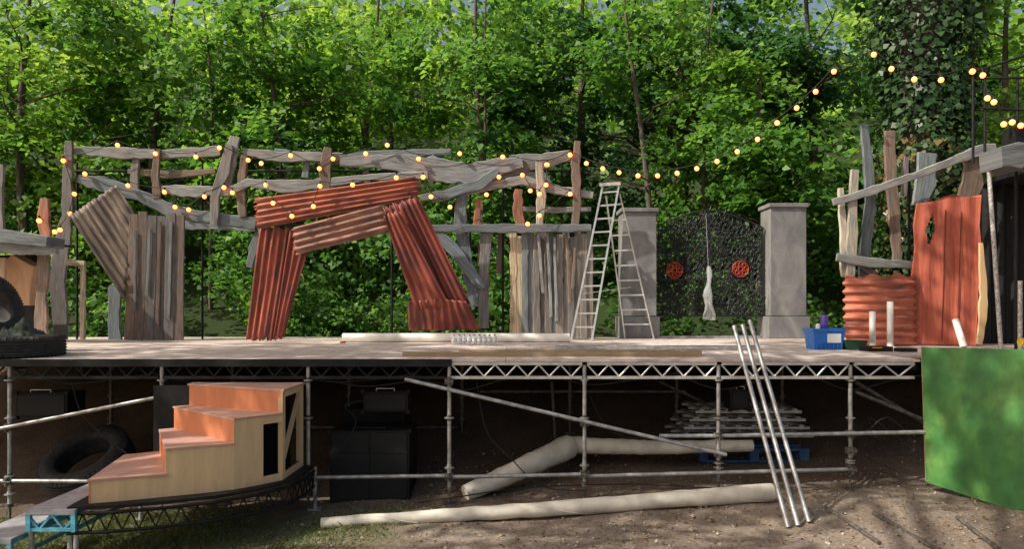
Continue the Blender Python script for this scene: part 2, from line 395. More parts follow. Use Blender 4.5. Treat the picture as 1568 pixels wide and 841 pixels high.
# ---------------------------------------------------------------- ground
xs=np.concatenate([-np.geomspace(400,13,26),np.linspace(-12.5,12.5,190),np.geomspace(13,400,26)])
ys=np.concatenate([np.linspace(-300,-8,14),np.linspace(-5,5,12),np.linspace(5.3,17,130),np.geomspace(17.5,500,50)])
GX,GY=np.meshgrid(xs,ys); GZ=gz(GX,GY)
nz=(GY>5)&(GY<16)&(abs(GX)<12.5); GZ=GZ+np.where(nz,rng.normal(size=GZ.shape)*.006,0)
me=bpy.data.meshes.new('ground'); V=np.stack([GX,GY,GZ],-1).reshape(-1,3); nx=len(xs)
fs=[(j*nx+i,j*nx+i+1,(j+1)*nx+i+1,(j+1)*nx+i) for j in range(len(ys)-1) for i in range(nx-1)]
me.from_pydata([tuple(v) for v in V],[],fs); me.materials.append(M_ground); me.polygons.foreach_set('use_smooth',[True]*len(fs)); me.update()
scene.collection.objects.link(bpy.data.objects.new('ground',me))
gv=MB('gravel',[pmat('pebble',(.34,.3,.26),.9,0,.4,5,.2)])
for i in range(1500):
    x=random.uniform(-2.5,6.5); y=random.uniform(6.6,10.5); r=abs(random.gauss(0,.008))+.005
    if random.random()<.02: r*=2.2
    z=g(x,y)+r*.3; vs=[(x+r*random.uniform(.7,1.2),y,z),(x-r*random.uniform(.7,1.2),y,z),(x,y+r*random.uniform(.7,1.2),z),(x,y-r*random.uniform(.7,1.2),z),(x,y,z+r*.7),(x,y,z-r)]
    gv.add(vs,[(0,2,4),(2,1,4),(1,3,4),(3,0,4),(2,0,5),(1,2,5),(3,1,5),(0,3,5)])
gv.make()
n=3500; lx=rng.uniform(-6,7,n); ly=rng.uniform(6.4,9.6,n); C=np.stack([lx,ly,gz(lx,ly)+.012],1)
leafmesh('leaf_litter',C,np.array([[0,0,1.]])+rng.normal(size=(n,3))*.25,.035,pmat('dead_leaf',(.25,.17,.09),.8,0,.5,4,0),rng.random(n),rng.random(n))
n=42000; gx=rng.uniform(-6.5,1.2,n); gy=rng.uniform(6.4,8.9,n)
k=(clumpnoise(np.stack([gx*2.2,gy*2.2,gx*0],1))*.38+rng.random(n)*.5+(-gx-2.2)*.2>.27); gx=gx[k]; gy=gy[k]; n=len(gx)
gh=rng.uniform(.015,.055,n)*(1+(rng.random(n)>.97)*1.2); z=gz(gx,gy); an=rng.random(n)*6.28; lx=rng.normal(size=n)*.02; ly=rng.normal(size=n)*.02; w=.004
v=np.stack([np.stack([gx-w*np.cos(an),gy-w*np.sin(an),z-.005],1),np.stack([gx+w*np.cos(an),gy+w*np.sin(an),z-.005],1),np.stack([gx+lx*.5+w*.6*np.cos(an),gy+ly*.5,z+gh*.6],1),np.stack([gx+lx*1.3,gy+ly*1.3,z+gh],1)],1).reshape(-1,3)
quadmesh('grass',v,np.repeat(np.stack([rng.random(n),rng.random(n)],1),4,axis=0),M_grass)

# ---------------------------------------------------------------- stage deck
FY=8.72; BY=15.6; XL=-9.5; XR=X(1410,8.72)
dk=MB('stage_deck',[M_deck,M_black])
y=FY; j=0
while y<BY-.05:
    xx=XL
    while xx<XR-.02:
        x2=min(xx+1.57-(.8 if (xx==XL and j%2) else 0),XR)
        yb=min(y+1.04,BY); tn=random.uniform(.84,1.1); h=random.uniform(-.0015,.0015)
        dk.bbox((xx+.003,y+.003,DECK-.03),(x2-.003,yb-.003,DECK+h),0,(.64*tn,.545*tn,.495*tn))
        xx=x2
    y+=1.04; j+=1
y=9.4
while y<BY-.1:
    tn=random.uniform(.8,1.05); dk.bbox((XR+.004,y,DECK-.03),(10.6,min(y+1.03,BY),DECK-.001),0,(.55*tn,.46*tn,.41*tn)); y+=1.04
dk.bbox((XL,FY-.012,DECK-.085),(X(692,FY),FY-.001,DECK+.004),1)
dk.make()
tr=MB('stage_truss',[M_alu,M_black])
def truss(P,Q,h,mi,r=.012,pitch=.24):
    P=Vector(P);Q=Vector(Q); n=max(2,int((Q-P).length/pitch)); dn=Vector((0,0,-h))
    tr.bar(P,Q,.045,.035,mi,ref=(0,0,1)); tr.bar(P+dn,Q+dn,.04,.035,mi,ref=(0,0,1))
    for i in range(n):
        a=P.lerp(Q,i/n); b=P.lerp(Q,(i+1)/n); mth=P.lerp(Q,(i+.5)/n)
        tr.tube([a+Vector((0,0,-.012)),mth+dn+Vector((0,0,.012))],r,mi,6,cap=False); tr.tube([mth+dn+Vector((0,0,.012)),b+Vector((0,0,-.012))],r,mi,6,cap=False)
posts=[15,248,472,688,895,1100,1302]
PX=[X(p,8.78) for p in posts]
PXa=[-9.3,-7.7]+PX
allx=PXa+[XR-.03]
for a,b in zip(allx[:-1],allx[1:]):
    mi=1 if a<X(680,8.78) else 0
    truss((a+.03,8.76,1.648),(b-.03,8.76,1.648),.165,mi)
for yy in (10.8,12.9,15.3):
    truss((XL+.1,yy,1.648),(XR-.05,yy,1.648),.165,1)
for x in allx:
    tr.bar((x,8.8,1.6),(x,15.5,1.6),.05,.06,1,ref=(0,0,1))
tr.make()
sc=MB('scaffold_frame',[M_galv,M_rust,M_black])
def post(x,y,top=1.63,mi=0):
    z=g(x,y); sc.tube([(x,y,z+.16),(x,y,top)],.024,mi,10)
    sc.tube([(x,y,z+.0),(x,y,z+.3)],.016,1,8); sc.box((x,y,z+.006),(.15,.15,.012),1)
    sc.tube([(x,y,z+.17),(x,y,z+.21)],.045,1,8); sc.box((x,y,z+.19),(.17,.02,.02),1,rotz=random.random()*3)
    for zz in (z+.32,.42+z*.5,1.0,1.45):
        if zz<top-.05 and zz>z+.25:
            sc.tube([(x,y,zz-.006),(x,y,zz+.006)],.058,mi,8); sc.tube([(x,y,zz-.035),(x,y,zz+.035)],.03,1 if random.random()<.5 else mi,8)
def coupler(x,y,z):
    sc.box((x,y,z),(.1,.085,.07),1); sc.tube([(x-.05,y-.06,z),(x+.05,y-.06,z)],.011,1,6); sc.tube([(x,y-.05,z-.05),(x,y-.05,z+.05)],.02,1,6)
for x in PXa: post(x,8.78)
for yy in (11.0,13.2):
    for x in PXa: post(x,yy,1.62,1)
def led(a,b,d1,d2=None,r=.024,mi=0):
    A=W(a[0],a[1],d1);B=W(b[0],b[1],d2 or d1); sc.tube([A,B],r,mi,10)
led((-20,737),(250,738),8.73); led((478,732),(690,729),8.73); led((688,731),(900,727),8.73); led((895,730),(1302,719),8.73)
led((250,737),(478,733),9.6,9.6,mi=1)
led((1090,668),(1425,662),8.73,8.6); led((1010,668),(1100,668),8.75)
led((620,581),(1112,697),8.69,8.69,.024); led((-20,661),(300,597),8.68,8.68,.024)
led((735,600),(1050,600),11,mi=1); led((300,655),(700,655),11,mi=1)
led((1310,585),(1500,700),9.5,9.5,mi=1); led((1310,600),(1430,650),9,9,mi=1)
led((845,585),(850,670),10.9,mi=1); led((1010,585),(1300,720),11,mi=1)
for (p,q) in ((248,603),(15,655),(688,584),(895,648),(1100,695),(1302,664),(1302,690),(1302,719),(895,726),(688,730),(472,733),(1100,668),(15,737)):
    c=W(p,q,8.76); coupler(c.x,c.y-.01,c.z)
sc.make()
for i,(a,b,db) in enumerate((((1124,500),(1207,806),7.45),((1137,498),(1222,804),7.48),((1148,491),(1239,799),7.55))):
    m=MB('scaffold_pole',[M_galv]); B=W(b[0],b[1],db); B.z=g(B.x,B.y)+.02; A=W(a[0],a[1],8.66)
    m.tube([A,B],.0242,0,14); m.make()
for a,b in (((1262,776),(1347,832)),((1338,786),(1440,846)),((1466,793),(1530,842))):
    m=MB('steel_bar',[M_rust]); 
    def gp(p):
        d=7.5
        for _ in range(8): d=(CZ-g(X(p[0],d),d)-.02)*F/(p[1]-HY)
        q=W(p[0],p[1],d); return q
    m.tube([gp(a),gp(b)],.021,0,10); m.make()

# ---------------------------------------------------------------- curved winder steps
st=empty('stage_steps')
ply=(.72,.51,.30)
zt=[.68,.93,1.18,1.43]; zb=.45
T=[[(-4.01,6.99),(-3.40,7.25),(-4.0,8.37),(-4.29,8.17)],[(-3.40,7.25),(-2.84,7.53),(-3.87,8.45),(-4.0,8.37)],[(-2.84,7.53),(-2.47,7.95),(-3.74,8.55),(-3.87,8.45)],[(-2.47,7.95),(-2.46,8.70),(-3.74,8.70),(-3.74,8.55)]]
def prism(mb,poly,z0,z1,mi,tint):
    n=len(poly); vs=[(p[0],p[1],z0) for p in poly]+[(p[0],p[1],z1) for p in poly]
    mb.add(vs,[tuple(range(n))[::-1],tuple(range(n,2*n))]+[(i,(i+1)%n,n+(i+1)%n,n+i) for i in range(n)],mi,None,tint,False)
def grow(poly,e):
    cx=sum(p[0] for p in poly)/len(poly); cy=sum(p[1] for p in poly)/len(poly)
    r=[]
    for p in poly:
        d=Vector((p[0]-cx,p[1]-cy)); d=d*(1+e/d.length); r.append((cx+d.x,cy+d.y))
    return r
tm=MB('treads',[M_orange]); 
for k,P in enumerate(T):
    q=random.uniform(.93,1.07); prism(tm,grow(P,.022),zt[k]-.02,zt[k],0,(.52*q,.31*q,.25*q))
tm.make(st)
rm=MB('risers',[M_orange])
def wallp(mb,a,b,z0,z1,th,mi,tint,inner=(-3.6,8.6)):
    a=Vector(a);b=Vector(b); n=Vector((-(b-a).y,(b-a).x)).normalized(); 
    if (Vector(inner)-a).dot(n)<0: n=-n
    prism(mb,[tuple(a),tuple(b),tuple(b+n*th),tuple(a+n*th)],z0,z1,mi,tint)
for k in range(4):
    P=T[k]; wallp(rm,P[0],P[3],(zt[k-1] if k else zb),zt[k]-.021,.018,0,(.58,.21,.105))
rm.make(st)
sm=MB('plywood_side',[M_ply,M_black])
def curve(a,b,bulge,n=4):
    a=Vector(a);b=Vector(b); nn=Vector(((b-a).y,-(b-a).x)).normalized()
    return [tuple(a.lerp(b,i/n)+nn*bulge*4*(i/n)*(1-i/n)) for i in range(n+1)]
for k in range(3):
    P=T[k]; cs=curve(P[0],P[1],.012); 
    lim=4 if k<2 else 2
    for i in range(lim): wallp(sm,cs[i],cs[i+1],zb,zt[k]-.021,.018,0,ply)
    if k==2:
        wallp(sm,cs[2],cs[4],zt[k]-.10,zt[k]-.021,.018,0,ply); wallp(sm,cs[2],cs[4],zb,zb+.08,.018,0,ply); 
        wallp(sm,cs[2],(cs[2][0]+.03,cs[2][1]+.03),zb,zt[k]-.03,.08,0,ply)
a,b=T[3][0],T[3][1]
wallp(sm,a,b,zt[3]-.09,zt[3]-.021,.02,0,ply); wallp(sm,a,b,zb,zb+.07,.02,0,ply)
wallp(sm,a,(a[0],a[1]+.09),zb+.07,zt[3]-.09,.05,0,ply); wallp(sm,(a[0],8.61),b,zb+.07,zt[3]-.09,.05,0,ply)
sm.bar((-2.5,8.0,.6),(-2.5,8.65,1.3),.05,.02,0,ply)
wallp(sm,(-2.6,8.66),(-4.2,8.66),zb,zt[3]-.03,.018,1,(1,1,1),(-3,8.2))  # added black sheet, standing in for the dark of the open interior
wallp(sm,T[0][3],(-3.74,8.66),zb,.66,.018,0,ply)
sm.make(st)
bs=MB('curved_base_truss',[M_black,M_galv])
arc=[(-4.15,6.88),(-3.75,6.95),(-3.35,7.1),(-2.95,7.3),(-2.62,7.6),(-2.4,7.95),(-2.34,8.35),(-2.34,8.72)]
prism(bs,arc+[(-4.35,8.72)],zb-.035,zb-.002,0,(1,1,1))
for a,b in zip(arc[:-1],arc[1:]):
    for zz in (.38,.2): bs.tube([(a[0],a[1],zz),(b[0],b[1],zz)],.018,0,6)
    for i in range(3):
        p=Vector(a).lerp(Vector(b),i/3); q=Vector(a).lerp(Vector(b),(i+.5)/3); r=Vector(a).lerp(Vector(b),(i+1)/3)
        bs.tube([(p.x,p.y,.37),(q.x,q.y,.21)],.008,0,5); bs.tube([(q.x,q.y,.21),(r.x,r.y,.37)],.008,0,5)
for a in (arc[0],arc[-1],(-4.3,8.5)):
    bs.tube([(a[0],a[1]+.05,g(a[0],a[1])),(a[0],a[1]+.05,.42)],.024,1,10); bs.box((a[0],a[1]+.05,g(a[0],a[1])+.01),(.14,.14,.015),1)
bs.make(st)
for k,(x0,x1,y0,y1,z1) in enumerate(((-4.52,-4.06,6.86,7.9,.43),(-5.0,-4.56,6.72,7.75,.2))):
    m=MB('portable_step',[M_bluesteel,M_greytread,M_galv]); z0=z1-.19
    m.bbox((x0,y0,z1-.02),(x1,y1,z1),1); m.bbox((x0,y0-.008,z1-.045),(x1,y0-.001,z1-.004),1)
    for zz in (z1-.04,z0):
        for yy in (y0+.015,y1-.02): m.bar((x0,yy,zz),(x1,yy,zz),.03,.03,0,ref=(0,0,1))
        for xx in (x0+.02,x1-.02): m.bar((xx,y0+.02,zz-.001),(xx,y1,zz-.001),.03,.03,0,ref=(0,0,1))
    for xx in (x0+.02,x1-.02):
        for yy in (y0+.014,y1-.02): m.bar((xx,yy,z0-.02),(xx,yy,z1-.02),.042,.04,0)
        m.tube([(xx,y0+.05,z0),(xx,y0+.05,g(xx,y0))],.024,2,10)
    for i in range(2):
        a=x0+(x1-x0)*i/2; b=x0+(x1-x0)*(i+.5)/2; c=x0+(x1-x0)*(i+1)/2
        m.bar((a,y0+.02,z1-.05),(b,y0+.02,z0),.02,.02,0); m.bar((b,y0+.02,z0),(c,y0+.02,z1-.05),.02,.02,0)
    m.make()

# ---------------------------------------------------------------- timber set wall
SD=14.2
tw=MB('timber_set_wall',[M_wood,M_black])
GR=(.285,.28,.27); BL=(.195,.225,.24); BR=(.24,.17,.13); RD=(.40,.17,.10); PU=(.225,.2,.19); PA=(.5,.45,.37)
pl=lambda pts,t,d=SD,th=.05: tw.plank(pts,d,t,th)
pl([(107,216,12),(104,270,15),(104,330,18),(94,380,24),(88,440,26),(93,490,22),(93,520,22)],PU,SD-.08)
pl([(176,438,20),(174,480,16),(176,521,22)],BL,SD+.05)
pl([(112,230,12),(180,234,18),(250,236,13),(337,231,16)],GR)
pl([(210,230,10),(206,275,12),(209,300,10)],PU,SD+.06); pl([(241,228,10),(238,270,13),(240,304,12)],BR,SD-.06)
pl([(120,274,14),(165,284,24),(215,300,18),(262,322,20),(300,330,16),(392,342,18)],BL,SD-.04)
pl([(248,290,12),(300,293,18),(352,293,14),(380,280,12),(440,286,20),(500,280,14),(560,272,10),(655,268,12)],GR,SD-.1)
pl([(352,222,12),(343,262,18),(330,300,14),(328,345,12)],PU,SD-.12)
pl([(360,209,16),(352,250,20),(345,292,14)],GR,SD-.06); pl([(374,238,10),(368,290,14),(372,332,12)],BR,SD-.08)
pl([(372,233,12),(430,240,16),(525,240,12)],GR); pl([(470,232,9),(467,272,10)],BL,SD+.07); pl([(503,226,14),(497,260,18),(500,292,14)],BR,SD-.1)
pl([(420,232,10),(520,246,12),(560,238,14),(690,232,9)],BL,SD+.06)
pl([(520,246,16),(600,248,22),(660,258,36),(715,266,32),(758,256,26),(800,248,16)],(.25,.255,.26),SD-.05)
pl([(740,262,14),(790,256,20),(840,250,14),(876,238,12)],PU,SD+.02); pl([(780,243,12),(830,243,16),(875,236,14)],GR,SD+.07)
pl([(885,216,10),(881,260,15),(884,310,12),(880,347,13)],BR,SD-.1)
pl([(645,303,10),(690,296,14),(735,282,16),(762,262,12)],BL,SD-.09); pl([(660,306,10),(740,286,12),(800,276,15),(850,290,14),(908,299,10)],GR,SD-.03)
pl([(728,275,10),(770,272,14),(830,268,14),(848,292,10)],BL,SD+.06)
pl([(708,282,16),(705,345,20),(716,410,18),(728,470,16)],BL,SD-.02); pl([(733,305,9),(730,350,11)],RD,SD+.02)
pl([(745,352,18),(741,420,16),(741,503,15)],PU,SD-.04); pl([(768,355,12),(765,420,10)],BR,SD+.3)
pl([(666,352,12),(700,388,20),(730,430,16),(742,440,10)],BL,SD-.12)
pl([(825,244,10),(829,300,14),(826,345,11)],PA,SD-.12); pl([(795,290,13),(793,318,16),(797,350,14)],RD,SD-.1)
pl([(275,345,14),(330,342,18),(392,346,16)],(.22,.245,.26),SD-.02); pl([(655,350,10),(780,350,14),(905,349,11)],(.22,.235,.25),SD-.13)
pl([(403,340,12),(390,380,16),(382,410,10)],BL,SD+.02); pl([(398,325,12),(404,365,14)],BR,SD-.05)
pl([(800,320,8),(860,322,9),(905,320,7)],GR,SD+.05)
pl([(196,262,9),(262,268,11),(330,262,8)],BR,SD+.08); pl([(560,262,9),(566,300,10)],BR,SD+.05)
for i,xp in enumerate(range(786,905,9)):
    t=random.choice([(.28,.24,.205),(.23,.21,.19),(.19,.21,.21),(.26,.225,.2),(.18,.16,.15)])
    if i<2: t=(.6,.46,.3)
    tw.plank([(xp,358+random.uniform(-6,6),11),(xp+random.uniform(-2,2),430,10),(xp,518,11)],SD-.01+(i%2)*.02,t,.02)
for i in range(5):
    xp=822+i*15+random.uniform(-3,3); tw.plank([(xp,random.uniform(345,380),4),(xp+random.uniform(-9,9),random.uniform(440,500),5)],SD-.07,random.choice([GR,BR]),.02)
for p in (118,310,430,600,720,860,770): tw.tube([(X(p,SD+.25),SD+.25,DECK),(X(p,SD+.25),SD+.25,Z(245,SD))],.022,1,8)
for r in (262,345): tw.tube([W(115,r,SD+.22),W(905,r,SD+.22)],.022,1,8)
tw.make()

# ---------------------------------------------------------------- corrugated scenery
def panelobj(name): return MB(name,[M_ctin,M_redwood])
R1=(.39,.095,.06); R2=(.30,.07,.048); R3=(.44,.13,.08)
c=panelobj('corrugated_iron_sheet'); c.corr((106,330,13.85),(178,283,14.0),(206,326,13.95),(191,462,13.8),8,(.235,.185,.145),.02,jag=.006); c.make()
c=MB('painted_board_panel',[M_wood])
for i in range(6):
    x0=199+i*14.2; xb=193+i*15.3
    c.plank([(x0+6,328+random.uniform(-4,3),15),(x0+4,420,15.5),(xb+4,521,16)],13.85+(i%2)*.015,random.choice([(.19,.13,.10),(.17,.125,.105),(.155,.135,.125)]),.025,0,.03,.12)
for i in range(4):
    xp=208+i*19+random.uniform(-3,3); c.plank([(xp,random.uniform(335,370),4),(xp+random.uniform(-5,5),random.uniform(430,515),5)],13.82,random.choice([(.14,.09,.07),(.15,.16,.17)]),.012)
c.make()
ar=panelobj('corrugated_iron_arch')
ar.corr((398,346,13.6),(458,350,13.62),(430,521,13.75),(376,521,13.75),6,R1,.02)
ar.corr((444,352,13.55),(470,388,13.55),(434,517,13.72),(418,517,13.72),3,R2,.02)
ar.corr((640,270,13.52),(643,304,13.5),(393,351,13.52),(390,304,13.55),5,R3,.022)
ar.corr((586,313,13.42),(594,356,13.4),(452,391,13.42),(450,348,13.45),4,(.38,.18,.13),.022)
ar.corr((586,318,13.48),(640,301,13.5),(722,468,13.62),(652,476,13.6),7,R2,.02)
ar.corr((586,330,13.40),(612,322,13.41),(690,470,13.5),(636,472,13.5),4,R1,.018)
ar.corr((624,462,13.5),(668,458,13.5),(680,506,13.62),(626,507,13.62),5,R3,.016)
ar.corr((664,458,13.46),(714,462,13.46),(736,505,13.6),(664,507,13.6),5,R2,.016)
ar.make()

# ---------------------------------------------------------------- step ladder
ld=MB('step_ladder',[M_alu])
def ladder(a0,b0,a1,b1,n,w=.03,dd=.07):
    a0,b0,a1,b1=map(Vector,(a0,b0,a1,b1))
    ld.bar(a0,a1,w,dd,0); ld.bar(b0,b1,w,dd,0)
    for i in range(1,n+1):
        t=i/(n+.6); ld.bar(a0.lerp(a1,t),b0.lerp(b1,t),.03,.035,0)
fz=lambda px,d:(X(px,d),d,DECK)
ladder(fz(874,13.75),fz(906,13.72),W(923,283,14.1),W(948,281,14.08),11)
ladder(fz(957,14.75),fz(1001,14.7),W(928,300,14.15),W(949,298,14.13),9,.025,.05)
ld.bar(W(918,283,14.06),W(950,281,14.04),.06,.05,0)
for p in (874,906): ld.box((X(p,13.74),13.74,DECK+.02),(.06,.1,.04),0)
ld.tube([W(893,450,13.9),W(966,440,14.55)],.008,0,6)
ld.make()

# ---------------------------------------------------------------- gate
GD=15.2
for (x0,x1,name) in ((950,1001,'gate_pillar'),(1172,1226,'gate_pillar')):
    m=MB(name,[M_stone]); top=Z(316 if x0>1100 else 323,GD); a=X(x0,GD); b=X(x1,GD); 
    m.bbox((a,GD-.3,Z(484,GD)),(b,GD+.3,top-.06))
    m.bbox((a-.04,GD-.34,top-.06),(b+.04,GD+.34,top+.02)); 
    m.bbox((a-.055,GD-.36,DECK),(b+.055,GD+.36,Z(485,GD)))
    ob=m.make(); bv=ob.modifiers.new('b','BEVEL'); bv.width=.01; bv.segments=2
gt=MB('iron_gate',[M_blackiron,M_red]); gx0=X(1003,GD); gx1=X(1167,GD); gm=(gx0+gx1)/2; zb0=Z(484,GD)
def topz(x):
    t=abs(x-gm)/((gx1-gx0)/2); return Z(322,GD)-(Z(322,GD)-Z(348,GD))*t**1.5
for xx in (gx0,gm-.02,gm+.02,gx1): gt.bar((xx,GD,zb0-.03),(xx,GD,topz(xx)),.045,.035)
for zz in (zb0,zb0+.18,Z(400,GD)+.27,Z(400,GD)-.38,Z(352,GD)): gt.bar((gx0,GD+.003,zz),(gx1,GD+.003,zz),.035,.03,ref=(0,0,1))
x=gx0+.07
while x<gx1: gt.tube([(x,GD-.002,zb0),(x,GD-.002,topz(x)-.02)],.009,0,5); x+=.085
x=gx0
pts=[]
while x<=gx1+.01: pts.append((x,GD,topz(x))); x+=.1
gt.tube(pts,.018,0,6)
r=0; z=zb0+.07
while z<topz(gm):
    x=gx0+(.05 if r%2 else .1)
    while x<gx1-.03:
        if z<topz(x)-.05 and min(math.hypot(x-X(1033,GD),z-Z(414,GD)),math.hypot(x-X(1134,GD),z-Z(412,GD)))>.19:
            s0=random.choice((-1,1)); R=.055+random.uniform(-.012,.015); a=random.random()*6.28; ox=random.uniform(-.02,.02)
            gt.ring((x+ox,GD-.012,z),R,.009,0,8,a0=a,a1=a+4.6*s0)
            if random.random()<.6: gt.ring((x+ox,GD-.014,z),R*.45,.010,0,6)
            a2=a+4.6*s0; ex,ez=x+ox+R*math.cos(a2),z+R*math.sin(a2)
            gt.tube([(ex,GD-.012,ez),(ex+.07*math.cos(a2+1.2),GD-.02,ez+.07*math.sin(a2+1.2)),(ex+.12*math.cos(a2+.5),GD-.012,ez+.12*math.sin(a2+.5))],[.009,.014,.004],0,4)
        x+=.108
    z+=.092; r+=1
for (p,q) in ((1033,414),(1134,412)):
    c=W(p,q,GD-.03); gt.ring(tuple(c),.165,.009,1,20); gt.ring(tuple(c),.045,.009,1,10)
    for k in range(8):
        a=k*math.pi/4; gt.ring((c.x+.105*math.cos(a),c.y,c.z+.105*math.sin(a)),.036,.008,1,9)
gt.make()
m=MB('plastic_bag',[M_clear],True)
pp=[];rr=[]
for i in range(12):
    t=i/11; pp.append((X(1083,GD)+.02*math.sin(t*9),GD-.1,Z(408+82*t,GD))); rr.append(.03+.09*t+.02*math.sin(t*15))
m.tube(pp,rr,0,11); m.tube([(X(1083,GD),GD-.08,Z(408,GD)),(X(1080,GD),GD-.05,Z(330,GD))],.004,0,4); m.make()
m=MB('threshold_board',[M_greytread]); m.bbox((X(1005,14.9),14.82,DECK+.002),(X(1165,14.9),14.95,DECK+.05)); m.make()

# ---------------------------------------------------------------- items on the deck
m=MB('white_plastic_roll',[M_white]); a=X(525,13.2); b=X(872,13.2)
m.tube([(a,13.2,DECK+.082),((a+b)/2,13.22,DECK+.084),(b,13.18,DECK+.08)],.08,0,14); m.make()
m=MB('timber_plank',[M_ply]); m.bbox((X(617,9.25),9.2,DECK+.004),(X(1073,9.25),9.45,DECK+.05),0,(.36,.25,.15)); m.make()
m=MB('timber_plank',[M_ply]); m.bbox((X(700,9.25),9.5,DECK+.004),(X(1075,9.5),9.6,DECK+.07),0,(.42,.32,.22)); m.make()
m=MB('folded_ladder',[M_galv]); 
for yy in (10.6,10.95): m.bar((X(850,yy),yy,DECK+.04),(X(1160,yy),yy,DECK+.04),.06,.03,0,ref=(0,0,1))
for i in range(11):
    xx=X(860,10.7)+i*.27; m.tube([(xx,10.6,DECK+.04),(xx,10.95,DECK+.04)],.014,0,6)
m.make()
m=MB('water_bottle_pack',[M_clear,M_label,M_blue])
for i in range(9):
    for j in range(2):
        c=(X(695,12.3)+i*.085,12.3+j*.085,DECK); m.lathe(c,[(.0,.002),(.036,.004),(.038,.05),(.034,.09),(.038,.12),(.015,.15),(.014,.16)],n=10)
        m.lathe(c,[(.039,.06),(.039,.10)],mi=1,n=10); m.lathe(c,[(.016,.155),(.016,.17),(0,.17)],mi=2,n=8)
m.make()
m=MB('paint_tin',[M_red]); m.lathe((X(527,13),12.9,DECK),[(0,0),(.05,0),(.05,.03),(0,.03)],n=12); m.make()
cr=MB('blue_storage_crate',[M_blue,M_label]); cd=10.9; cx=X(1262,cd)
def rect(w,d): return [(-w,-d),(w,-d),(w,d),(-w,d)]
def ringbox(mb,cx,cy,w0,d0,z0,w1,d1,z1,th=.012,mi=0):
    A=[(cx+p[0],cy+p[1],z0) for p in rect(w0,d0)]+[(cx+p[0],cy+p[1],z1) for p in rect(w1,d1)]+[(cx+p[0],cy+p[1],z1) for p in rect(w1-th,d1-th)]+[(cx+p[0],cy+p[1],z0+th) for p in rect(w0-th,d0-th)]
    f=[(3,2,1,0)]
    for L0 in (0,4,8):
        for i in range(4): f.append((L0+i,L0+(i+1)%4,L0+4+(i+1)%4,L0+4+i))
    f.append((12,13,14,15)); mb.add(A,f,mi,None,(1,1,1),False)
ringbox(cr,cx,cd,.2,.15,DECK,.235,.18,DECK+.3); ringbox(cr,cx,cd,.245,.19,DECK+.27,.25,.195,DECK+.31)
for i in range(-3,4): cr.box((cx+i*.06,cd-.17,DECK+.06),(.012,.02,.1))
cr.box((cx+.07,cd-.18,DECK+.17),(.2,.006,.13),1); cr.make()
m=MB('spray_can',[M_can,M_label]); m.lathe((cx+.0,cd,DECK+.18),[(0,0),(.055,0),(.055,.28),(.04,.31),(.04,.33),(0,.33)],n=14); m.make()
m=MB('spray_can',[M_label]); m.lathe((cx-.09,cd,DECK+.16),[(0,0),(.035,0),(.035,.2),(.02,.22),(0,.22)],n=12); m.make()
m=MB('green_tray',[M_dkgreen]); ringbox(m,X(1306,10.8),10.8,.12,.1,DECK,.16,.13,DECK+.14); m.make()
for (p,t,b,d) in ((1336,477,514,10.9),(1363,462,528,10.9)):
    m=MB('candle_tube',[M_white,M_black]); xx=X(p,d); m.lathe((xx,d,DECK),[(0,0),(.1,0),(.1,.03),(.045,.05),(.04,.12),(.044,.12),(.044,Z(t,d)-DECK),(.035,Z(t,d)-DECK),(.035,Z(t,d)-DECK-.05)],n=16); m.make()
m=MB('candle_tube',[M_white]); m.tube([W(1476,532,11.0),W(1463,490,11.2)],.05,0,12); m.make()
m=MB('power_tool',[M_yellow,M_black]); p=W(1562,524,9.6); m.tube([p,p+Vector((.25,.05,0))],.05,0,12); m.bar(p+Vector((.1,0,0)),p+Vector((.08,0,-.14)),.05,.05,1); m.box(p+Vector((.08,0,-.17)),(.12,.08,.06),0); m.make()
m=MB('tool_case',[M_black,M_yellow]); m.bbox((X(1325,10.4),10.3,DECK+.002),(X(1362,10.4),10.6,DECK+.07)); m.bbox((X(1335,10.3),10.28,DECK+.05),(X(1350,10.3),10.299,DECK+.06),1); m.bbox((X(1380,10.2),10.2,DECK+.002),(X(1405,10.2),10.4,DECK+.05)); m.make()

# ---------------------------------------------------------------- right-hand set
rt=MB('timber_set_frame',[M_wood,M_black]); RDp=12.2
pl=lambda pts,t,d=RDp,th=.05: rt.plank(pts,d,t,th)
pl([(1324,192,12),(1330,250,15),(1333,320,16),(1325,380,18),(1322,428,14)],BL,RDp+.1)
pl([(1362,200,16),(1364,270,18),(1370,330,17),(1374,400,14)],BR,RDp+.15)
pl([(1421,234,28),(1417,280,30),(1408,316,26)],(.23,.26,.275),RDp+.1); pl([(1388,240,0.9*10),(1384,300,10)],PU,RDp+.2)
pl([(1309,260,13),(1305,320,14),(1304,380,16),(1302,430,13)],PA,RDp-.05); pl([(1287,288,9),(1291,350,12),(1293,424,12)],PA,RDp+.02)
pl([(1276,310,11),(1330,294,13),(1420,262,12),(1500,230,16),(1525,226,14)],GR,RDp-.1)
pl([(1281,394,13),(1330,402,15),(1396,406,12)],GR,RDp-.08); pl([(1318,404,8),(1340,420,8)],GR,RDp)
pl([(1491,238,24),(1486,280,34),(1478,330,30)],BR,RDp-.02)
rt.tube([W(1392,245,RDp+.3),W(1392,530,RDp+.3)],.022,1,8)
rt.make()
cb=MB('corrugated_iron_barrel',[M_ctin])
nA=26;nZ=90; cxb=X(1345,12.1); Rb=.62; zt0=Z(424,12); vs=[];uvs=[]
for j in range(nZ+1):
    z=DECK+(zt0-DECK)*j/nZ
    for i in range(nA+1):
        a=math.radians(200+140*i/nA); rr=Rb+.03*math.sin(j/nZ*2*math.pi*8)+.02*math.sin(i*.6+j*.02)
        zz=z+(.03*math.sin(i*.9)+.03*(i/nA) if j==nZ else 0)
        vs.append((cxb+rr*math.cos(a),12.15+rr*.6*math.sin(a),zz)); uvs.append((z,i*.06))
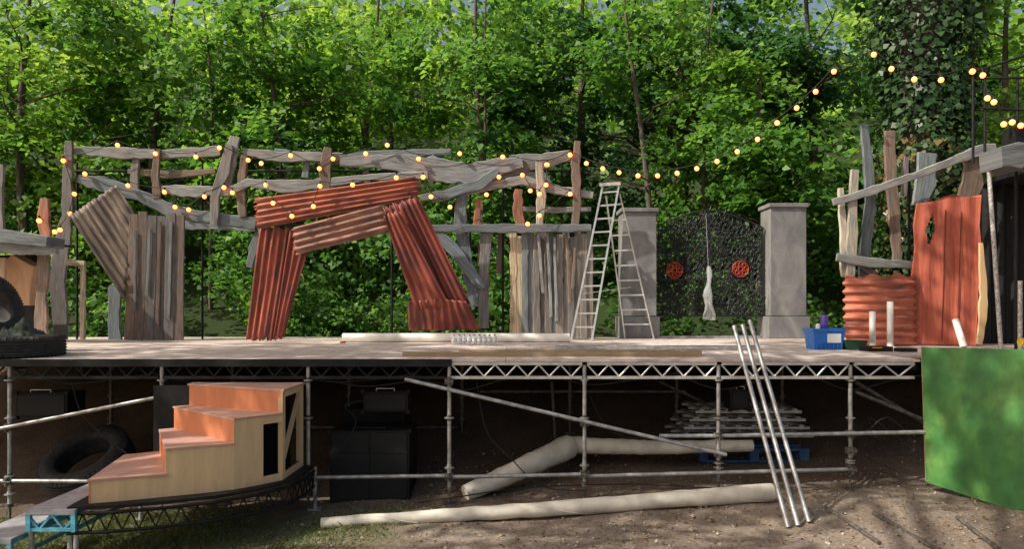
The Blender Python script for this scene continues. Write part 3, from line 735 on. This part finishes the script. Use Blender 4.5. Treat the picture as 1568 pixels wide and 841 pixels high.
q=nA+1; cb.add(vs,[(j*q+i,j*q+i+1,(j+1)*q+i+1,(j+1)*q+i) for j in range(nZ) for i in range(nA)],0,uvs,(.56,.17,.10),True)
cb.make()
rd=MB('red_board_door',[M_redwood,M_black])
D0=11.75
outline_l=[(1404,310),(1399,345),(1401,380),(1396,420),(1392,470),(1390,528)]
outline_r=[(1503,296),(1500,345),(1503,380),(1499,430),(1497,480),(1494,530)]
def interp(o,t):
    k=t*(len(o)-1); i=min(int(k),len(o)-2); f=k-i; return (o[i][0]*(1-f)+o[i+1][0]*f,o[i][1]*(1-f)+o[i+1][1]*f)
nu,nv=48,100; gi={}; vs=[];uvs=[]
for l in (0,1):
    for j in range(nv+1):
        a=interp(outline_l,j/nv); b=interp(outline_r,j/nv)
        for i in range(nu+1):
            u=i/nu; px=a[0]*(1-u)+b[0]*u; py=a[1]*(1-u)+b[1]*u+(4*math.sin(u*9) if j==0 else 0)
            dd=D0+.25*(1-u)
            p=W(px,py,dd); p.y+=.012*math.sin(u*22)+l*.025; vs.append(p); uvs.append((p.x,p.z)); gi[(l,j,i)]=(px,py)
q=nu+1; off=q*(nv+1); fs=[]
def hole(j,i):
    px=(gi[(0,j,i)][0]+gi[(0,j+1,i+1)][0])/2; py=(gi[(0,j,i)][1]+gi[(0,j+1,i+1)][1])/2
    return abs(px-1425+ (py-352)*.12)/8.5+abs(py-352)/26<1
for j in range(nv):
    for i in range(nu):
        if hole(j,i): continue
        f=(j*q+i,j*q+i+1,(j+1)*q+i+1,(j+1)*q+i); fs.append(f); fs.append(tuple(x+off for x in f[::-1]))
for j in range(nv):
    for i in (0,nu): fs.append((j*q+i,(j+1)*q+i,(j+1)*q+i+off,j*q+i+off))
for i in range(nu):
    for j in (0,nv): fs.append((j*q+i,j*q+i+1,j*q+i+1+off,j*q+i+off))
rd.add(vs,fs,0,uvs,(.42,.105,.065),True)
rd.bar((X(1440,12.2),12.15,DECK),(X(1440,12.2),12.15,3.4),.07,.05,1)
for i in range(3):
    p=1424+i*24
    if i: rd.bar(W(p,318+i*3,D0+.25-.06*(i+1)-.02),W(p-6,522,D0+.25-.06*(i+1)-.02),.012,.01,0,(.2,.05,.035))
rd.make()
m=MB('plywood_offcut',[M_ply]); m.plank([(1502,372,7),(1505,430,12),(1506,476,14),(1500,528,9)],11.6,(.6,.42,.22),.02); m.make()
bo=empty('side_booth')
m=MB('black_drapes',[M_black]); nn=90; vs=[]
for k in range(nn+1):
    t=k/nn
    x=7.95+ t*3.5; y=12.6+.06*math.sin(t*95); vs+= [(x,y,DECK),(x,y,4.5)]
m.add(vs,[(2*k,2*k+1,2*k+3,2*k+2) for k in range(nn)],0,None,(1,1,1),True)
m.make(bo)
m=MB('roof',[M_wood,M_black]); 
m.plank([(1516,244,34),(1570,240,40),(1680,232,46)],10.6,(.15,.15,.155),.5)
m.bbox((8.0,10.75,4.42),(10.4,12.9,4.5),1); m.make(bo)
m=MB('booth_poles',[pmat('paint_spattered_pole',(.4,.38,.37),.6,.2,.6,30,.2),M_black,M_ply])
m.tube([(X(1533,10.6),10.6,DECK),W(1514,258,10.7)],.03,0,10); m.tube([(X(1556,10.9),10.9,DECK),W(1556,250,10.9)],.024,1,8); m.tube([W(1562,430,10.4),(X(1562,10.4),10.4,DECK)],.03,0,8)
m.make(bo)
lf=MB('lighting_frame',[M_black]); 
for p,t in ((1490,100),(1508,112),(1558,120)): lf.tube([W(p,t,11.2),W(p,250,11.2)],.02,0,8)
for a,b in (((1484,112),(1600,75)),((1500,120),(1600,118)),((1500,165),(1600,170)),((1560,215),(1600,205))): lf.tube([W(a[0],a[1],11.2),W(b[0],b[1],11.0)],.018,0,8)
lf.box(W(1560,210,11.1),(.3,.3,.25)); lf.make()

# ---------------------------------------------------------------- left booth
lb=MB('left_set_hut',[M_wood,M_black,M_ply]); LD=12.6
lb.plank([(-60,358,16),(20,364,20),(86,372,16)],LD-.1,(.2,.215,.23),.5); lb.plank([(-60,378,16),(30,380,18),(88,384,12)],LD-.2,GR,.08)
lb.plank([(3,252,9),(-1,300,12),(2,352,10)],LD,PU)
lb.plank([(69,304,14),(66,340,18),(72,368,16)],LD-.1,RD); lb.plank([(67,388,20),(63,450,16),(62,520,22)],LD,BR)
lb.plank([(127,404,7),(126,520,8)],LD+.6,(.62,.5,.36)); lb.plank([(104,402,10),(130,404,9)],LD+.6,(.55,.45,.3))
lb.plank([(18,400,30),(36,420,44),(36,468,42)],LD+.5,(.58,.34,.2),.3,2); lb.plank([(5,395,8),(5,470,8)],LD+.2,(.55,.38,.25),.05,2)
lb.bbox((-10.5,LD+.9,DECK),(X(66,LD+.9),LD+.95,Z(385,LD)),1); lb.bbox((-10.5,LD-.1,Z(372,LD)-.0),(X(60,LD),LD+.9,Z(372,LD)+.03),1)
lb.make()
def tyre(name,c,Ro,Ri,w,M):
    m=MB(name,[M_rubber]); hw=w/2
    prof=[(Ri,-hw*.7),(Ri+.02,-hw*.9),((Ro+Ri)/2,-hw*1.05),(Ro-.05,-hw*.98),(Ro-.01,-hw*.8)]
    n=5
    for k in range(-n,n+1):
        z=hw*.75*k/n
        prof+= [(Ro-(.012 if k%2 else 0),z-.001),(Ro-(.012 if k%2 else 0),z+hw*.75/n*.8)] if k<n else [(Ro,z)]
    prof+=[(Ro-.01,hw*.8),(Ro-.05,hw*.98),((Ro+Ri)/2,hw*1.05),(Ri+.02,hw*.9),(Ri,hw*.7),(Ri+.03,0),(Ri,-hw*.7)]
    m.lathe(c,prof,n=48,M=M)
    for k in range(60):
        a=2*math.pi*k/60
        for s in (-1,1):
            p=Vector(((Ro-.006)*math.cos(a),(Ro-.006)*math.sin(a),s*hw*.82)); q=Vector(((Ro-.045)*math.cos(a),(Ro-.045)*math.sin(a),s*hw*1.0))
            m.bar(M@p+Vector(c),M@q+Vector(c),.02,.012)
    return m.make()
I3=Matrix.Identity(3)
tyre('tyre',(X(2,9.25),9.3,DECK+.13),.68,.38,.25,I3)
tyre('tyre',(X(-38,9.9),10.2,DECK+.62),.45,.25,.3,Matrix.Rotation(math.radians(72),3,'Y')@Matrix.Rotation(math.radians(6),3,'X'))
tyre('tyre',(X(120,9.7),9.9,.36+g(-5.6,9.8)),.58,.34,.34,Matrix.Rotation(math.radians(32),3,'X')@Matrix.Rotation(math.radians(-8),3,'Y'))
m=MB('camouflage_netting',[pmat('camo_net',(.08,.1,.075),.9,0,.7,7,.8,22)],True); nn=26; vs=[]
cxn,cyn=X(34,9.9),9.9
for j in range(nn+1):
    for i in range(nn+1):
        u=i/nn*2-1; v=j/nn*2-1; r=math.hypot(u,v); h=max(0,1-r*r)**.6*.36*(1+.3*math.sin(u*6+1)*math.cos(v*5))+random.gauss(0,.022); vs.append((cxn+u*.34,cyn+v*.35,DECK+.003+max(0,h)))
m.add(vs,[(j*(nn+1)+i,j*(nn+1)+i+1,(j+1)*(nn+1)+i+1,(j+1)*(nn+1)+i) for j in range(nn) for i in range(nn)]); m.make()

# ---------------------------------------------------------------- under the stage
M_grille=pmat('speaker_grille',(.018,.018,.02),.5,.3,.3,90,.4,200)
def speaker(name,x0,x1,y0,y1,z0,z1,grid=True):
    m=MB(name,[M_black,M_grille,M_alu])
    m.bbox((x0,y0,z0),(x1,y1,z1)); w=(x1-x0); h=z1-z0
    m.bbox((x0+.03,y0-.012,z0+.03),(x1-.03,y0-.001,z0+h-.03),1)
    for xx in (x0,x1):
        for zz in (z0,z1): m.box((xx,y0,zz),(.05,.05,.05),0)
    m.tube([(x0+w*.3,y0-.02,z1+.01),(x0+w*.3,y0-.02,z1+.04),(x0+w*.7,y0-.02,z1+.04),(x0+w*.7,y0-.02,z1+.01)],.008,0 if grid else 2,6)
    if grid:
        m.box(((x0+x1)/2,y0-.016,(z0+z1)/2),(.02,.008,h-.04),0); m.box(((x0+x1)/2,y0-.016,z0+h*.7),(w-.05,.007,.012),0)
    ob=m.make(); bv=ob.modifiers.new('b','BEVEL'); bv.width=.006; return ob
speaker('subwoofer',X(505,9.1),X(627,9.1),9.1,9.8,g(-2,9.2)-.03,Z(660,9.1))
speaker('loudspeaker',X(556,9.2),X(625,9.2),9.2,9.5,Z(631,9.2),Z(600,9.2),False)
speaker('loudspeaker',X(25,9.3),X(103,9.3),9.3,9.7,Z(640,9.3),Z(602,9.3),False)
speaker('loudspeaker',X(1118,9.6),X(1148,9.6),9.6,9.9,Z(628,9.6),Z(597,9.6),False)
m=MB('flight_case',[M_black,M_alu]); m.bbox((X(505,9.1),9.85,.0),(X(600,9.1)+.05,10.5,.95)); m.make()
def clothroll(name,pts,r,mat,flat=.75):
    m=MB(name,[mat],True); P=[]; 
    for (a,b) in zip(pts[:-1],pts[1:]):
        for i in range(14): P.append(Vector(a).lerp(Vector(b),i/14))
    P.append(Vector(pts[-1])); rs=[]
    n=len(P)
    for i in range(n):
        t=i/(n-1); rs.append((r[0]*(1-t)+r[1]*t)*(1+.025*math.sin(i*.8)+random.gauss(0,.012)))
    P=[p+Vector((0,random.gauss(0,.003),random.gauss(0,.003))) for p in P]
    m.tube(P,rs,0,16)
    sp=[]
    for i in range(n*5):
        t=i/(n*5-1)*(n-1); k=min(int(t),n-2); f=t-k; c=P[k].lerp(P[k+1],f); rr=(rs[k]*(1-f)+rs[k+1]*f)*1.005; a=i*.12
        sp.append(c+Vector((0,rr*math.cos(a),rr*math.sin(a))))
    m.tube(sp,.005,0,4); return m.make()
clothroll('canvas_roll',[(X(492,7.9),7.9,g(-2.04,7.9)+.055),(X(820,8.1),8.1,g(.3,8.1)+.1),(X(1182,8.4),8.4,g(2.96,8.4)+.11)],(.06,.1),M_canvas)
clothroll('canvas_roll',[W(712,757,9.0),W(790,722,9.35),W(872,684,9.9)],(.1,.16),M_canvas)
clothroll('canvas_roll',[W(868,682,9.95),W(1000,686,9.8),W(1152,683,9.75)],(.115,.075),M_canvas)
m=MB('aluminium_deck_stack',[M_galv])
for k in range(4):
    z=Z(664,10.3)+k*.11; x0=X(1032+k*9,10.3); x1=X(1236-k*6,10.3)
    for yy in (10.1,10.5,10.9): m.bar((x0,yy,z),(x1,yy,z),.06,.035,0,ref=(0,0,1))
    for i in range(8): xx=x0+(x1-x0)*(i+.5)/8; m.bar((xx,10.08,z+.03),(xx+random.uniform(-.03,.03),10.95,z+.03),.07,.02,0,ref=(0,0,1))
m.make()
m=MB('blue_pallet',[pmat('blue_pallet_wood',(.03,.08,.2),.7,0,.3,12,.2)])
zz=Z(700,10.1)
for yy in (10,10.3,10.6,10.9): m.bbox((X(1070,10.1),yy,zz+.1),(X(1235,10.1),yy+.12,zz+.125))
for p in (1075,1152,1228):
    m.bbox((X(p,10.1)-.06,10.001,zz-.03),(X(p,10.1)+.06,11.0,zz+.099)); 
for yy in (10,10.85): m.bbox((X(1070,10.1),yy-.003,zz-.055),(X(1235,10.1),yy+.12,zz-.031))
m.make()
cbm=MB('power_cables',[M_cable])
def cable(pts,r=.008):
    pts=[Vector(p) for p in pts]; out=[]
    for i in range(len(pts)-1):
        p0=pts[max(i-1,0)];p1=pts[i];p2=pts[i+1];p3=pts[min(i+2,len(pts)-1)]
        for k in range(8):
            t=k/8; out.append(.5*((2*p1)+(p2-p0)*t+(2*p0-5*p1+4*p2-p3)*t*t+(3*p1-p0-3*p2+p3)*t*t*t))
    out.append(pts[-1]); cbm.tube(out,r,0,6)
cable([W(730,585,9),W(745,660,9),W(780,700,9),W(830,745,8.9),W(900,752,8.7)]); cable([W(600,610,9.1),W(530,620,9),W(545,650,9),W(500,720,8.9),W(480,770,8.7)],.007)
cable([W(1300,600,9.2),W(1310,660,9.2),W(1360,700,9.2),W(1330,640,9.3),W(1400,690,9)]); cable([W(1320,670,8.9),W(1360,640,8.9),W(1400,690,8.9),W(1330,700,8.9),W(1370,720,8.9)])
cable([W(110,585,9.2),W(130,640,9.2),W(200,700,9.1),W(240,735,9)]); cable([W(640,770,8.7),W(700,762,8.5),W(800,748,8.9),W(960,742,9),W(1090,748,8.8)])
cable([W(900,600,9.6),W(935,660,9.6),W(1000,670,9.5),W(1060,640,9.6)]); cable([W(500,582,8.9),W(560,592,8.9),W(640,584,8.9),W(690,590,8.9)],.01)
for i in range(7): cable([W(30+200*i,570,8.9),W(100+200*i,588+random.uniform(-4,10),8.9),W(170+200*i,582,8.9),W(235+200*i,572,8.9)],.009)
cbm.make()
gb=MB('green_painted_board',[M_greenboard,M_ply]); A=W(1411,532,8.6); B=W(1640,537,7.35); A2=W(1418,739,8.6); B2=W(1640,812,7.35); B2.x=B.x
th=Vector((.5,.35,0)).normalized()*.02
vs=[A,B,B2,A2,A+th,B+th,B2+th,A2+th]; gb.add(vs,[(0,1,2,3),(7,6,5,4),(0,4,5,1),(1,5,6,2),(2,6,7,3),(3,7,4,0)],0)
gb.bar(A+th*3,A2+th*3,.05,.05,1,(.4,.28,.16)); gb.bar(B+th*3,B2+th*3,.05,.05,1,(.4,.28,.16)); gb.bar(A+th*3+Vector((0,0,-.05)),B+th*3+Vector((0,0,-.05)),.05,.05,1,(.4,.28,.16))
mid=A2.lerp(B2,.35); gb.bar(mid+th*2,mid+th*2+Vector((.02,-.05,-.12)),.05,.04,1,(.3,.18,.1)); gb.make()
m=MB('timber_offcut',[M_ply]); m.bar(W(1345,830,7.1),W(1372,838,7.0),.05,.04,0,(.5,.36,.22)); m.make()

# ---------------------------------------------------------------- festoon lights
fl=MB('festoon_lights',[M_bulb,M_cable])
def bulb(p):
    p=Vector(p); fl.tube([p+Vector((0,0,.085)),p+Vector((0,0,.03))],.016,1,6)
    fl.lathe(p,[(0,-.046),(.03,-.034),(.045,0),(.032,.026),(.018,.036)],n=8)
def string(pts,sag=.06):
    P=[W(*p) for p in pts]
    for p in P: bulb(p)
    for a,b in zip(P[:-1],P[1:]):
        u=Vector((0,0,.085)); seg=[a+u+(b-a)*t/6+Vector((0,0,-sag*4*(t/6)*(1-t/6)*min(1,(b-a).length))) for t in range(7)]
        fl.tube(seg,.007,1,5,cap=False)
S=14.05
string([(60,338,12.3),(84,355,13),(92,352,13.4),(107,327,S),(114,297,S),(97,246,S),(130,266,S),(196,284,S),(252,294,S),(268,317,S),(289,321,S),(313,301,S),(343,287,S),(356,295,S),(407,283,13.9),(418,311,13.4),(447,331,13.3),(480,316,13.3),(490,285,13.4),(540,283,13.4),(607,272,13.4),(648,271,13.9)])
string([(97,246,S),(180,222,S),(238,235,S),(300,240,S),(336,226,S),(380,245,S),(400,250,S),(445,238,S),(489,258,S),(510,243,S),(560,235,S),(593,222,S),(641,243,S),(704,235,S),(770,240,S),(837,252,S),(873,237,S)])
string([(648,271,13.9),(660,301,13.9),(689,317,S),(745,298,S),(764,271,S),(800,268,S),(812,292,S),(826,297,13.9),(836,283,13.9),(838,252,S)])
string([(836,283,13.9),(873,297,S),(826,330,13.9),(808,343,13.9)])
ls=[(873,237),(898,250),(923,258),(948,264),(977,269),(1007,269),(1037,265),(1067,258),(1098,247),(1129,232),(1160,213),(1190,188),(1220,165),(1249,140),(1277,109),(1338,83),(1365,105),(1400,121),(1441,122),(1489,109)]
string([(p[0],p[1],14.05-(i/19)*2.9) for i,p in enumerate(ls)],.03)
string([(1489,109,11.15),(1505,115,11.1),(1512,150,11.05),(1522,156,11.0),(1537,190,11.0),(1550,187,10.9),(1563,192,10.9)])
fl.make()

# ---------------------------------------------------------------- vegetation
tree('sycamore_tree',40,18.5,7.4,3.6,4.2,130,72,.19,M_leafY,.13)
tree('sycamore_tree',235,19.5,7.6,3.4,4.4,125,72,.19,M_leafA,.12,.5)
tree('sycamore_tree',425,18.6,7.3,3.2,4.0,110,72,.18,M_leafA,.1,-.4)
tree('lime_tree',560,22.5,8.3,3.8,4.4,120,72,.21,M_leafY,.13,.3)
tree('beech_tree',735,19.2,7.4,3.0,4.2,120,72,.18,M_leafA,.1)
tree('beech_tree',880,21.5,8.4,3.4,4.4,110,70,.2,M_leafB,.15,.4)
tree('ash_tree',992,17.4,8.9,1.6,1.8,20,70,.16,M_leafA,.085,-.5,top=10)
tree('beech_tree',1035,20.0,9.4,2.6,2.6,50,70,.19,M_leafB,.28,.3,top=13,bark=M_barkdark)
tree('sycamore_tree',1160,17.6,5.9,2.7,2.7,110,80,.17,M_leafA,.1,.2)
tree('beech_tree',1240,20.5,8.6,3.2,4.0,115,72,.19,M_leafB,.14)
tree('sycamore_tree',1545,17.2,7.0,2.6,4.2,110,75,.18,M_leafY,.12)
tree('beech_tree',-140,20,7.5,4,4.8,90,70,.22,M_leafA,.15)
tree('beech_tree',1740,20,7.5,4,4.8,90,70,.22,M_leafB,.15)
for (p,d,r,l) in ((330,18,.05,-.5),(730,18,.05,.4),(600,24,.12,.4),(1075,18.3,.07,.4)):
    tree('sapling',p,d,7.5,1.6,1.8,14,60,.15,M_leafA,r,l,top=11,nb=7)
iv=empty('ivy_clad_tree'); ix,iy=X(1415,15.9),15.9
t=MB('trunk_and_limbs',[M_bark]); t.tube([(ix+.1*math.sin(i),iy,g(ix,iy)-.2+i*1.35) for i in range(10)],[.5-.02*i for i in range(10)],0,12)
t.tube([(ix,iy,7.5),(ix+1,iy+.3,9.3),(ix+2.2,iy+.4,10.8)],[.22,.16,.1],0,8); t.make(iv)
n=12000; a=rng.random(n)*6.28; zz=rng.uniform(1.4,11,n); cl=clumpnoise(np.stack([np.cos(a)*2.5,np.sin(a)*2.5,zz*1.3],1))
rr=.75+.25*cl+rng.random(n)**2*.4-.12*(zz<5.2)
C=np.stack([ix+rr*np.cos(a)*1.0,iy+rr*np.sin(a),zz],1); o=np.stack([np.cos(a),np.sin(a),np.full(n,.35)],1)+rng.normal(size=(n,3))*.4
brown=((zz<6.3)&(rng.random(n)<.28))*.5
leafmesh('ivy_leaves',C,o,.135,M_ivy,np.clip(rng.random(n)*.8+brown,0,1),np.clip(.35+.4*cl+brown,0,1),iv,.95)
n=620; ux=rng.uniform(-15,15,n); uy=16.1+rng.random(n)**1.3*8; uz=gz(ux,uy)+rng.random(n)**1.2*np.where(uy<18,2.6,2.0)+.15
C=np.stack([ux,uy,uz],1); k=clumpnoise(C,1.1,2)>-.4; C=C[k]
P,LN,idx=sprays(C,rng.uniform(.35,.8,len(C)),80,np.tile([[0,-.9,0]],(len(C),1)),.25,.35,.5,.7)
sv=np.clip(.42+.4*clumpnoise(C,.8)+rng.normal(size=len(C))*.22,0,1); leafmesh('undergrowth',P,LN,.145,M_leafA,rng.random(len(P)),sv[idx])
n=80; ux=rng.uniform(-6,1.5,n); uy=rng.uniform(15.9,17.4,n); C=np.stack([ux,uy,gz(ux,uy)+rng.random(n)*1.0+.1],1)
P,LN,idx=sprays(C,rng.uniform(.2,.45,n),60,np.tile([[0,-.9,0]],(n,1)),.3,.35,.5,.7); leafmesh('elder_bush',P,LN,.1,M_leafA,rng.random(len(P)),rng.random(n)[idx])
n=700; ux=rng.uniform(-34,34,n); uy=rng.uniform(27,46,n); C=np.stack([ux,uy,gz(ux,uy)+rng.random(n)*6+.5],1); k=clumpnoise(C,.45,5)>-.2; C=C[k]
P,LN,idx=sprays(C,rng.uniform(.9,1.9,len(C)),60,np.tile([[0,-.5,0]],(len(C),1)),.25)
leafmesh('distant_woodland',P,LN,.42,M_leafY,rng.random(len(P)),rng.random(len(C))[idx])  # brighter leaf colour stands in for sunlit, backlit foliage on the hillside
def canopy(name,tx,ty,cx,cy,cz,rx,ry,rz,nsp,per,size):
    root=empty(name); t=MB('trunk_and_limbs',[M_bark]); z0=g(tx,ty)-.2
    t.tube([(tx,ty,z0),(tx+.1,ty,z0+4),(tx+(cx-tx)*.2,ty+(cy-ty)*.2,cz-2),(cx,cy,cz+1)],[.4,.3,.22,.08],0,12)
    for b in range(12):
        a=random.random()*6.28; p=Vector((tx+(cx-tx)*.3,ty+(cy-ty)*.3,cz-1.5)); q=Vector((cx+rx*.8*math.cos(a),cy+ry*.8*math.sin(a),cz)); t.tube([p,p.lerp(q,.5)+Vector((0,0,.5)),q],[.12,.07,.02],0,6)
    t.make(root)
    D=rng.normal(size=(nsp,3)); D/=np.linalg.norm(D,axis=1,keepdims=True); C=D*(rng.random(nsp)**.4)[:,None]*np.array([rx,ry,rz])+np.array([cx,cy,cz])
    C=C[clumpnoise(C,.9,1)>-.3]
    P,LN,idx=sprays(C,rng.uniform(.4,.9,len(C)),per,np.zeros((len(C),3))); leafmesh('leaves',P,LN,size,M_leafA,rng.random(len(P)),rng.random(len(C))[idx],root)
canopy('oak_tree',-15,2,-11,6.2,11,5,4.5,1.6,135,48,.24)
canopy('oak_tree',-9,-3,-4,6.3,11.8,4.2,3.5,1.4,85,48,.24)

# ---------------------------------------------------------------- light, world, camera
az=math.radians(-112); el=math.radians(43)
sd=Vector((math.sin(az)*math.cos(el),math.cos(az)*math.cos(el),math.sin(el)))
w=bpy.data.worlds.new('World'); scene.world=w; w.use_nodes=True; nt=w.node_tree
sky=nt.nodes.new('ShaderNodeTexSky'); sky.sky_type='NISHITA'; sky.sun_disc=False; sky.sun_elevation=el; sky.sun_rotation=az; sky.dust_density=5.0; sky.ozone_density=.6
bg=nt.nodes['Background']
wb=mul(nt,sky.outputs[0],(1.08,1.0,.9,1)); nt.links.new(wb,bg.inputs[0]); bg.inputs[1].default_value=.15
sl=bpy.data.lights.new('sun','SUN'); sl.energy=5; sl.angle=math.radians(.5); sl.color=(1,.94,.82)
so=bpy.data.objects.new('sun',sl); scene.collection.objects.link(so); so.rotation_euler=sd.to_track_quat('Z','Y').to_euler()
cam=bpy.data.cameras.new('camera'); co=bpy.data.objects.new('camera',cam); scene.collection.objects.link(co); scene.camera=co
cam.sensor_width=36; cam.lens=F/1568*36; cam.shift_y=52.5/1568; cam.clip_end=1500; cam.clip_start=.1
co.location=(0,0,CZ); co.rotation_euler=(math.radians(90),0,0)
scene.view_settings.view_transform='Standard'; scene.view_settings.look='None'; scene.view_settings.exposure=0
